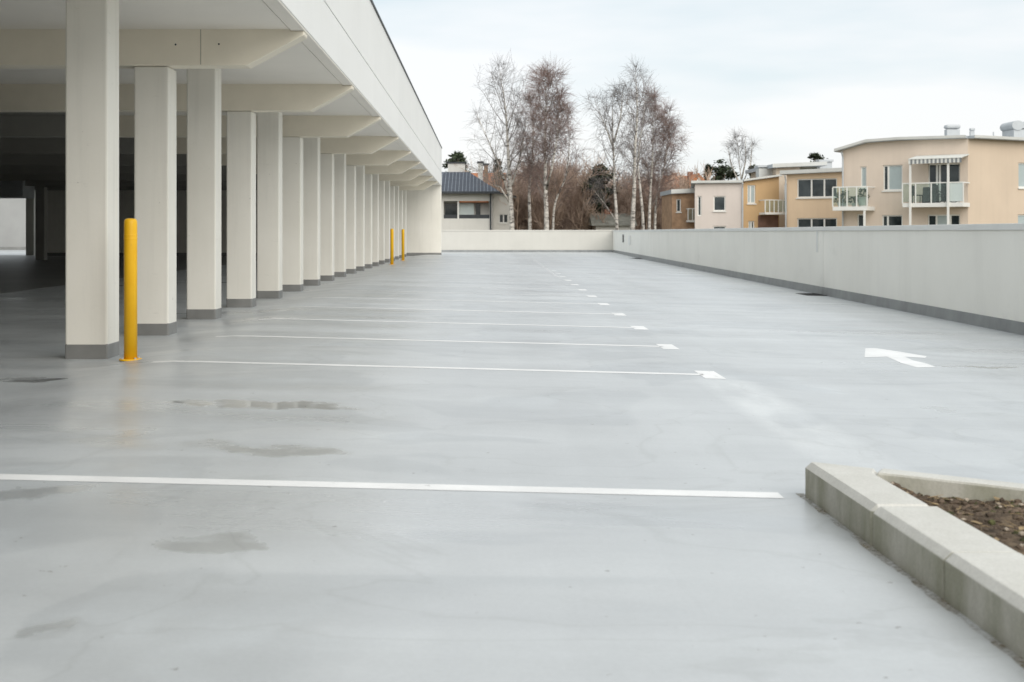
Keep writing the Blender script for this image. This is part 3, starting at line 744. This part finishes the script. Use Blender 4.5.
hm = MB(); hr = c.rect(758, 215.5, 778, 234); c.box(hm, *hr, .0, .06); obj('lower_panel', hm, M['oldtile'], cn)
q = W(767, 179, 86); vb = MB(); 
vn = obj('roof_vent', MB().box(q.x-.55, q.x+.55, 86, 87, q.z-.3, q.z+.75), M['roofedge'], cn); obj('cowl', MB().box(q.x-.65, q.x+.65, 85.9, 87.1, q.z+.8, q.z+.95), M['galv'], vn)
b = fpx(695, 82.5, 742.5, 82); bn = thing('pink_house', 'pale pink rendered house with one square window and thin flat roof', 'house', (b.A.x+1, 83, -6))
tb = [(0, b.uz(695, 183.5)[1]), (b.L, b.uz(742.5, 183)[1])]
wb = [b.rect(713.5, 196, 725.5, 211), b.rect(697.5, 196, 701.5, 216), b.rect(713, 226, 726, 236)]
wall(bn, b, tb, wb, M['pink'], 9); roof(bn, b, tb, M['roofmetal'], M['roofedge'], 9, .25, .16, side=(.25, .02))
window(bn, b, wb[0]); window(bn, b, wb[1], (), (), False); window(bn, b, wb[2])
pipe(bn, b, 742.6, 183.5)
a_ = fpx(672, 88.5, 696, 88.5); an = thing('brick_house', 'low brown brick house with grey roof half hidden behind bare twigs', 'house', (a_.A.x+1, 89, -6))
ta = [(0, a_.uz(672, 194)[1]), (a_.L, a_.uz(696, 193)[1])]; wa = [a_.rect(676.5, 199, 681, 212)]
wall(an, a_, ta, wa, M['brick'], 5); roof(an, a_, ta, M['roofmetal'], M['roofedge'], 5, .3, .3, side=(.1, .1)); window(an, a_, wa[0])
s4, *_ = balcony(an, a_, 686, 704, 208.5, 222, .9, ((.5, None),), (0, .25, .5, .75, 1), .14)

# --- gabled houses far behind
def gable_house(name, label, px0, px1, pye, pyr, Z, depth, wallm, roofm, ridge='x', dormer=False):
    a, b = W(px0, pye, Z), W(px1, pyr, Z); t = thing(name, label, 'house', ((a.x+b.x)/2, Z, -6))
    obj('wall', MB().box(a.x, b.x, Z, Z+depth, -6, a.z), wallm, t)
    if ridge == 'x':
        pr = [(a.x-.4, Z-.5, a.z-.05), (a.x-.4, Z+depth/2, b.z), (a.x-.4, Z+depth+.5, a.z-.05)]; r = obj('roof', MB().prism(pr, (b.x-a.x+.8, 0, 0)), roofm, t)
    else:
        pr = [(a.x-.4, Z-.4, a.z-.05), ((a.x+b.x)/2, Z-.4, b.z), (b.x+.4, Z-.4, a.z-.05)]; r = obj('roof', MB().prism(pr, (0, depth+.8, 0)), roofm, t)
        gw = [(a.x+.3, Z-.42, a.z-.1), ((a.x+b.x)/2, Z-.42, b.z-.5), (b.x-.3, Z-.42, a.z-.1)]; obj('gable', MB().prism(gw, (0, .03, 0)), wallm, t)
    cx = a.x+(b.x-a.x)*.3; obj('chimney', MB().box(cx, cx+.6, Z+depth*.45, Z+depth*.45+.6, b.z-1, b.z+.35), M['brickred'], r)
    wm = MB(); ww = []
    for i in range(2):
        xx = a.x+(b.x-a.x)*(.25+.4*i); wo = obj('window', MB().box(xx, xx+1.1, Z-.05, Z+.02, a.z-1.9, a.z-.6), M['winframe'], t); obj('pane', MB().box(xx+.1, xx+1.0, Z-.07, Z-.052, a.z-1.8, a.z-.7), M['glass'], wo)
    return t
gable_house('tile_roofed_house', 'distant house with orange tiled roof right of the birches, its ridge running level', 672, 690, 187, 174, 150, 9, M['pink'], M['tile'])
gable_house('tile_roofed_house', 'distant orange roofed house with its gable end showing above the pink house', 688, 708, 188, 173, 140, 9, M['white'], M['tile'], 'y')
gable_house('tile_roofed_house', 'distant house with an orange roof just behind the grey metal roof on the left', 470, 503, 186, 171, 150, 10, M['brickred'], M['tile'])
gable_house('grey_roofed_shed', 'low shed with a mossy grey roof behind the birch trunks', 596, 632, 225, 213, 106.5, 4, M['white'], M['greyroof'])

# --- house with the dark standing seam roof, left
h = fpx(425, 104, 492.5, 104); hn = thing('metal_roofed_house', 'white house with dark standing seam metal roof and recessed balcony beside the end wall', 'house', (h.A.x+3, 104, -6))
th_ = [(0, h.uz(425, 191.5)[1]), (h.L, h.uz(492, 191.5)[1])]
rec = h.rect(443.6, 201, 489.5, 218.5); lw = h.rect(461, 222, 469, 227)
wall(hn, h, th_, [(*rec, 1.5)], M['white'], 11)
zE = h.uz(450, 192)[1]; zR = h.uz(450, 172)[1]; x0, x1 = h.A.x-.5, h.B.x+.6
xr = W(469, 172, 109.5).x; zR = W(469, 172, 109.5).z
rm = MB(); rm.add([(x0, 103.3, zE), (x1, 103.3, zE), (x1, 115.6, zE), (x0, 115.6, zE), (x0, 109.5, zR), (xr, 109.5, zR)], [(0, 1, 5, 4), (1, 2, 5), (2, 3, 4, 5), (0, 4, 3), (0, 3, 2, 1)])
ro = obj('roof', rm, M['slate'], hn)
sm = MB()
for i in range(26):
    x = x1-.1-.3*i; t = min(1, (x1-x)/(x1-xr)); ye = 103.3; q1 = Vector((x, ye, zE+.01)); q2 = Vector((x, ye+(109.5-ye)*t, zE+(zR-zE)*t+.01))
    if x < x0: break
    sm.tube([q1, q2], .024, 4)
obj('seams', sm, M['seam'], ro)
obj('gutter', MB().box(x0, x1+.05, 103.12, 103.3, zE-.16, zE+.02), M['dark'], hn)
wr = MB(); un0, un1, zn0, zn1 = rec
def inbox(u0f, u1f, z0f, z1f, o0, o1):
    m = MB(); h.box(m, un0+(un1-un0)*u0f, un0+(un1-un0)*u1f, zn0+(zn1-zn0)*z0f, zn0+(zn1-zn0)*z1f, o0, o1); return m
obj('balcony_door', inbox(.02, .30, .02, .86, -1.45, -1.38), M['glass'], hn); obj('screen', inbox(.33, .66, .12, .92, -.9, -.82), M['frost'], hn)
obj('door_frame', inbox(.30, .335, .0, 1, -1.40, -.1), M['winframe'], hn); obj('soffit_boards', inbox(.34, .98, .93, .99, -1.4, -.05), M['tile'], hn)
obj('window', inbox(.70, .80, .08, .85, -1.46, -1.4), M['glass'], hn)
rl = MB(); h.box(rl, un0, un1, zn0, zn0+.32, -.22, -.16); obj('railing', rl, M['dark'], hn)
obj('downpipe', MB().tube([h.pt(h.L-.15, -5.9, .1), h.pt(h.L-.15, zE-.1, .1)], .07, 8), M['dark'], hn)
for (p0, p1, t0, t1, m) in ((448, 465, 163.5, 174, 'white'), (478, 483, 163, 182, 'white'), (484, 488, 165, 178, 'brick')):
    a, b2_ = W(p0, t1, 111), W(p1, t0, 111); cc = obj('chimney', MB().box(a.x, b2_.x, 110.6, 112, a.z-2.2, b2_.z), M[m], ro); obj('cap', MB().box(a.x-.08, b2_.x+.08, 110.5, 112.1, b2_.z+.003, b2_.z+.12), M['dark'], cc)
h2 = fpx(493, 107, 513, 107); gn = thing('rear_annex', 'pale annex between the metal roofed house and the first birch', 'house', (h2.A.x+1, 107, -6))
t2 = [(0, h2.uz(493, 193)[1]), (h2.L, h2.uz(513, 197)[1])]; w2 = [h2.rect(499, 214, 508, 223)]
wall(gn, h2, t2, w2, M['white'], 7); roof(gn, h2, t2, M['roofmetal'], M['dark'], 7, .3, .12); window(gn, h2, w2[0], (.5,))

# ------------------------------------------------------------------ balcony furniture
def leafy(mb, c, r, hgt, n, rng):
    for i in range(n):
        a, t = rng.uniform(0, 6.28), rng.random(); rr = r*math.sqrt(rng.random())*(1-.5*t); q = Vector((c[0]+rr*math.cos(a), c[1]+rr*math.sin(a), c[2]+hgt*t))
        d = Vector((math.cos(a), math.sin(a), rng.uniform(-.4, .8))).normalized()*rng.uniform(.06, .16); s = d.cross(Vector((rng.uniform(-1, 1), rng.uniform(-1, 1), 1))).normalized()*.035
        mb.add([q-s*.3, q+d*.5-s, q+d, q+d*.5+s], [(0, 1, 2, 3)])
def plant(f, u, off, z, ph, fh, fr, label, seed):
    rng = random.Random(seed); c = f.pt(u, z, off); t = thing('potted_plant', label, 'plant', c, 'potted plants on the left glass balcony')
    obj('pot', MB().lathe(c, [(.13*ph/.3, 0.002), (.19*ph/.3, ph), (.16*ph/.3, ph+.01)], 14), M['pot'], t)
    mb = MB(); leafy(mb, (c.x, c.y, c.z+ph), fr, fh, 220, rng); mb.tube([(c.x, c.y, c.z+ph*.8), (c.x+.03, c.y, c.z+ph+fh*.7)], .015, 5); obj('foliage', mb, M['leaf'], t, recalc=False)
for i, (t, ph, fh, fr, lab) in enumerate(((.14, .22, .6, .28, 'leftmost leafy potted plant on the left glass balcony'), (.30, .22, .65, .26, 'second leafy plant from the left on the left glass balcony'),
                                          (.55, .2, .35, .3, 'low spreading plant in the middle of the left glass balcony'), (.82, .5, .45, .3, 'plant in the big pale pot at the right end of the left glass balcony'))):
    plant(A, v0+(v1-v0)*t, .9, zb2, ph, fh, fr, lab, 20+i)
def chair(f, u, off, z, label, group):
    c = f.pt(u, z, off); t = thing('balcony_chair', label, 'chair', c, group)
    m = MB(); f.box(m, u-.24, u+.24, z+.40, z+.45, off-.24, off+.24); obj('seat', m, M['furn'], t)
    m = MB(); f.box(m, u-.24, u-.19, z+.46, z+.95, off-.22, off+.22); obj('backrest', m, M['furn'], t)
    for su in (-.22, .18):
        for so in (-.22, .18):
            m = MB(); f.box(m, u+su, u+su+.04, z+.003, z+.40, off+so, off+so+.04); obj('leg', m, M['furn'], t)
chair(A, u0+(u1-u0)*.20, .75, zb1, 'dark balcony chair at the left end of the awning balcony', 'chairs on the awning balcony')
chair(A, u0+(u1-u0)*.60, .75, zb1, 'dark balcony chair right of the covered box on the awning balcony', 'chairs on the awning balcony')
m = MB(); uc = u0+(u1-u0)*.42; A.box(m, uc-.35, uc+.35, zb1+.003, zb1+.85, .55, 1.0); tag(obj('storage_box', m, M['furn'], bevel=.05), 'dark covered box in the middle of the awning balcony', 'box')
c0 = A.pt(u0+(u1-u0)*.68, zb1, .8); bk = thing('bicycle', 'dark bicycle leaning on the awning balcony behind glass', 'bicycle', c0, None)
for k in (-.42, .42):
    cc = A.pt(u0+(u1-u0)*.68+k, zb1+.34, .9); pts = [A.pt(u0+(u1-u0)*.68+k+.31*math.cos(R(t)), zb1+.325+.31*math.sin(R(t)), .9) for t in range(0, 361, 20)]
    obj('wheel', MB().tube(pts, .025, 5), M['furn'], bk)
uc = u0+(u1-u0)*.68
fr = MB()
for a, b_ in (((-.42, .33), (-.1, .75)), ((-.1, .75), (.35, .75)), ((.42, .33), (.32, .95)), ((-.1, .72), (.02, .3)), ((.02, .3), (.35, .72)), ((-.42, .33), (.02, .3))):
    fr.tube([A.pt(uc+a[0], zb1+a[1], .9), A.pt(uc+b_[0], zb1+b_[1], .9)], .02, 5)
obj('frame', fr, M['furn'], bk); m = MB(); A.box(m, uc-.2, uc+.04, zb1+.8, zb1+.85, .84, .96); obj('saddle', m, M['furn'], bk)
m = MB(); A.box(m, uc+.26, uc+.36, zb1+.95, zb1+.99, .65, 1.1); obj('handlebar', m, M['furn'], bk)

# ------------------------------------------------------------------ trees
def rpt(p, q, t): return p+(q-p)*t
def along(pts, t):
    n = len(pts)-1; k = min(int(t*n), n-1); return rpt(pts[k], pts[k+1], t*n-k), (pts[k+1]-pts[k]).normalized()
def rdir(rng, t, spread):
    a = rng.uniform(0, 2*math.pi); side = t.cross(Vector((math.cos(a), math.sin(a), .13))).normalized()
    return (t*math.cos(spread)+side*math.sin(spread)).normalized()
def curve_from(rng, p, d, L, n, bend, jit):
    pts = [p]; d = d.copy()
    for i in range(n):
        d = (d+Vector((rng.uniform(-jit, jit), rng.uniform(-jit, jit), bend+rng.uniform(-jit, jit)))).normalized(); pts.append(pts[-1]+d*(L/n))
    return pts
def birch(label, Z, px_path, r0, seed, twigm, limbs=34, subs=7, twigs=6, start=.38, spread=1.0, tw=.011, droop=-.30, extra=(), dense=1.0, lmax=.20):
    rng = random.Random(seed)
    path = [W(x, y, Z) for x, y in px_path]; base = path[0].copy(); root_z = -6
    foot = Vector((base.x+(base.x-path[1].x)*.3, Z, root_z)); path = [foot]+path
    for i, p in enumerate(path[1:], 1): p.y += rng.uniform(-.3, .3)
    H = path[-1].z-root_z
    # resample smoothly
    fine = []
    for i in range(len(path)-1):
        p0, p1, p2, p3 = path[max(i-1, 0)], path[i], path[i+1], path[min(i+2, len(path)-1)]
        for k in range(5):
            t = k/5; fine.append(.5*((2*p1)+(p2-p0)*t+(2*p0-5*p1+4*p2-p3)*t*t+(3*p1-p0-3*p2+p3)*t**3))
    fine.append(path[-1])
    rad = [max(.012, r0*(1-(p.z-root_z)/H)**.85) for p in fine]
    t = thing('birch_tree', label, 'tree', foot, 'bare birches beyond the back parapet')
    tr = MB(); tr.tube(fine, rad, 9)
    lb, tg = MB(), MB()
    stems = [(fine, rad, start, 1.0)]
    for ex in extra:                       # big forking side stems, traced like the trunk
        pp = [W(x, y, Z) for x, y in ex[0]]
        for q in pp[1:]: q.y += rng.uniform(-1.2, 1.2)
        rr = [ex[1]*(1-.85*i/(len(pp)-1)) for i in range(len(pp))]; tr.tube(pp, rr, 7); stems.append((pp, rr, .3, .45))
    for (pts, rr, st, sc) in stems:
        for i in range(int(limbs*sc)):
            tt = st+(1-st)*((i+rng.random())/int(limbs*sc))*.985; p, d = along(pts, tt); rel = (tt-st)/(1-st)
            L = H*lmax*sc**.5*(.10+.90*math.sin(math.pi*(.26+.72*rel)))*rng.uniform(.55, 1.1)*spread
            ld = rdir(rng, Vector((d.x*.5, d.y*.5, 1)).normalized(), rng.uniform(.45, .95)*(1-.35*rel))
            lp = curve_from(rng, p, ld, L, 6, .13-.08*rng.random(), .08)
            lr = min(.045, .012+.008*L)*(1-.5*rel); lb.tube(lp, [max(.007, lr*(1-.16*k)) for k in range(7)], 4, False)
            for s in range(int(subs*(.6+.2*L))):
                p2, d2 = along(lp, rng.uniform(.22, 1)); sl = L*rng.uniform(.18, .42); sp = curve_from(rng, p2, rdir(rng, d2, rng.uniform(.4, .9)), sl, 4, droop*.35, .14)
                lb.tube(sp, [.010, .009, .008, .007, .005], 3, False)
                for w_ in range(int(twigs*dense)):
                    p3, d3 = along(sp, rng.uniform(.15, 1)); tl = rng.uniform(.5, 1.35)
                    tp = curve_from(rng, p3, rdir(rng, d3, rng.uniform(.2, .8)), tl, 3, droop*(1-.8*rel), .12); tg.tube(tp, [tw*.62, tw*.56, tw*.5, tw*.3], 3, False)
    obj('trunk', tr, M['bark'], t, smooth=True)
    c = obj('crown', lb, M['limb'], t, recalc=False); obj('twigs', tg, twigm, c, recalc=False)
    return t
RED, GREY = M['twig_red'], M['twig_grey']
birch('leftmost tall birch with arching pale limbs and thin grey crown', 100, [(512, 227), (509, 170), (507, 130), (505, 105), (500, 72)], .30, 1, GREY, 30, 6, 4, .36, 1.15, .011,
      extra=(([(509.5, 202), (500, 187), (490, 184)], .10), ([(509, 195), (502, 172), (492, 150), (477, 116)], .11), ([(512, 185), (517, 168), (522, 150), (527, 118)], .10)))
birch('mottled birch with reddish twigs second from the left', 104, [(530, 227), (529.5, 190), (532, 160), (533, 130), (529, 100)], .24, 2, RED, 34, 8, 8, .34, .95, .012)
birch('big birch with two white stems and the densest red-brown crown', 98, [(546.5, 227), (545.5, 185), (545, 140), (546, 105), (545, 78)], .30, 3, RED, 44, 8, 9, .26, 1.0, .012,
      extra=(([(546, 190), (551, 170), (556, 140), (560, 95)], .13),))
birch('slender leaning birch right of the big red-brown one', 103, [(553, 227), (556, 200), (566, 175), (569, 140), (566, 104)], .16, 4, RED, 24, 7, 5, .26, .75, .011)
birch('solitary straight birch with a sparse grey fan-shaped crown', 100, [(617, 227), (615, 190), (614, 160), (613, 125), (613, 94)], .22, 5, GREY, 30, 6, 3, .36, .95, .010,
      extra=(([(617, 222), (607, 205), (592, 190)], .06), ([(614, 150), (606, 128), (596, 100)], .09), ([(614, 142), (621, 118), (624, 88)], .09)))
birch('tallest birch of the right clump with pale wispy top', 99, [(633, 227), (634.5, 190), (635, 150), (637, 112), (635, 70)], .29, 6, GREY, 36, 7, 4, .40, .85, .011)
birch('thin birch leaning right beside the tallest one', 101, [(643, 227), (640, 190), (638, 160), (642, 125), (646, 95)], .20, 7, RED, 26, 7, 6, .36, .75, .010)
birch('birch with purple-red hanging twigs in the right clump', 103, [(649, 227), (651, 190), (652, 160), (653, 130), (652, 100)], .20, 8, RED, 38, 8, 9, .26, .85, .012)
birch('rightmost birch of the clump, drooping and reddish', 105, [(655, 227), (657, 195), (663, 170), (668, 145), (668, 112)], .18, 9, RED, 34, 8, 8, .24, .9, .012)
birch('distant many-stemmed birch rising behind the pink house', 135, [(741, 200), (741, 180), (739, 160), (738, 148), (737, 140)], .22, 10, GREY, 18, 5, 4, .45, .62, .012, lmax=.2,
      extra=(([(740, 185), (733, 165), (728, 146)], .13), ([(742, 185), (749, 165), (752, 142)], .13), ([(741, 182), (745, 160), (744, 138)], .11)))

# bare brushwood behind the birches: three kinds, copied
def bare_tree(seed, h, w, mat, label):
    rng = random.Random(seed); t = thing('bare_tree', label, 'tree', (0, 0, 0), 'bare brown trees in the thicket behind the birches')
    tr, br = MB(), MB()
    for s in range(5):
        a = rng.uniform(0, 6.28); d = Vector((math.cos(a)*.22, math.sin(a)*.22, 1)).normalized()
        tp = curve_from(rng, Vector((math.cos(a)*.3, math.sin(a)*.3, 0)), d, h*rng.uniform(.75, 1), 7, .05, .10); tr.tube(tp, [.10*(1-.12*i) for i in range(8)], 5)
        for i in range(16):
            p, dd = along(tp, rng.uniform(.15, 1)); L = w*rng.uniform(.35, .8); lp = curve_from(rng, p, rdir(rng, dd, rng.uniform(.4, 1.0)), L, 4, .10, .16); br.tube(lp, [.03, .026, .022, .018, .014], 3, False)
            for k in range(9):
                p2, d2 = along(lp, rng.uniform(.1, 1)); sp = curve_from(rng, p2, rdir(rng, d2, rng.uniform(.3, .9)), rng.uniform(.6, 1.5), 3, .10, .18); br.tube(sp, [.018, .016, .014, .010], 3, False)
                for m_ in range(3):
                    p3, d3 = along(sp, rng.uniform(.2, 1)); q = curve_from(rng, p3, rdir(rng, d3, .6), rng.uniform(.4, .9), 2, .08, .2); br.tube(q, [.015, .013, .009], 3, False)
    obj('trunk', tr, mat, t, recalc=False); obj('crown', br, mat, t, recalc=False); return t
LB = 'bare brown tree in the dense thicket behind the birches'
protos = [bare_tree(31, 12.2, 2.6, M['brush'], LB), bare_tree(32, 12.6, 2.8, M['brush2'], LB), bare_tree(33, 11.6, 2.5, M['brush'], LB)]
rng = random.Random(77); k = 0
tops = ((497, 190), (506, 184), (515, 175), (524, 170), (532, 165), (541, 162), (550, 163), (559, 165), (568, 160), (577, 168), (586, 178), (595, 188), (604, 190), (613, 183), (622, 180), (631, 178), (640, 175), (649, 172), (658, 170), (667, 176), (674, 186))
for row in (0, 1):
    for (px, py) in tops:
        Z = 112+row*5+rng.uniform(-1.5, 1.5); p = W(px+rng.uniform(-3, 3)+row*4, py+rng.uniform(-3, 4)+(6 if row == 0 else 0), Z)
        o = protos[k] if k < 3 else copy_tree(protos[rng.randrange(3)]); o.location = (p.x, Z, -6)
        s = (p.z+6)/12.0; o.scale = (rng.uniform(.9, 1.15), rng.uniform(.9, 1.15), s); o.rotation_euler = (0, 0, rng.uniform(0, 6.28)); k += 1

# evergreens
def evergreen(label, px, pyt, pyb, wpx, Z, seed, shape='cone', n=2600):
    rng = random.Random(seed); top = W(px, pyt, Z); bot = W(px, pyb, Z); r = wpx*Z/F/2; t = thing('evergreen_tree', label, 'tree', (top.x, Z, -6))
    obj('trunk', MB().tube([(top.x, Z, -6), (top.x, Z, bot.z), (top.x, Z, top.z-.3)], [.28, .22, .04], 7), M['bark2'], t)
    mb = MB(); H = top.z-bot.z
    blobs = []
    for i in range(46):
        h_ = rng.random(); rr = r*((1-h_)**.8*.95+.05 if shape == 'cone' else math.sqrt(max(.05, 1-(2*h_-1)**2))); a = rng.uniform(0, 6.28); q = math.sqrt(rng.random())
        blobs.append((Vector((top.x+math.cos(a)*rr*q, Z+math.sin(a)*rr*q, bot.z+H*h_)), r*rng.uniform(.16, .34)))
    for i in range(n):
        c, br_ = blobs[rng.randrange(46)]; v = Vector((rng.gauss(0, 1), rng.gauss(0, 1), rng.gauss(0, .6)))*br_*.55; p = c+v
        d = Vector((rng.uniform(-1, 1), rng.uniform(-1, 1), rng.uniform(-.5, .7))).normalized()*rng.uniform(.18, .42)*max(1, Z/130); s = d.cross(Vector((rng.uniform(-1, 1), rng.uniform(-1, 1), 1))).normalized()*.09*max(1, Z/130)
        mb.add([p-s*.4, p+d*.5-s, p+d, p+d*.5+s], [(0, 1, 2, 3)])
    obj('crown', mb, M['needles'], t, recalc=False)
evergreen('dark evergreen behind the solitary birch', 600, 168, 212, 30, 109.5, 51, 'round', 4200)
evergreen('round dark pine top rising above the dark metal roof', 457, 154, 190, 24, 150, 52, 'round')
evergreen('narrow clipped evergreen beside the orange roof on the left', 498, 160, 182, 7, 130, 53, 'round', 900)
evergreen('pointed spruce above the pink house roof, leftmost', 708, 165, 200, 9, 165, 54)
evergreen('broad dark evergreen above the pink house roof', 722, 162, 200, 26, 165, 55, 'round', 4200)
evergreen('small dark spruce top right of the distant birch', 753, 166, 200, 14, 160, 56)
evergreen('dark spruce top behind the cream house chimney', 815, 155, 190, 22, 150, 57, 'round')
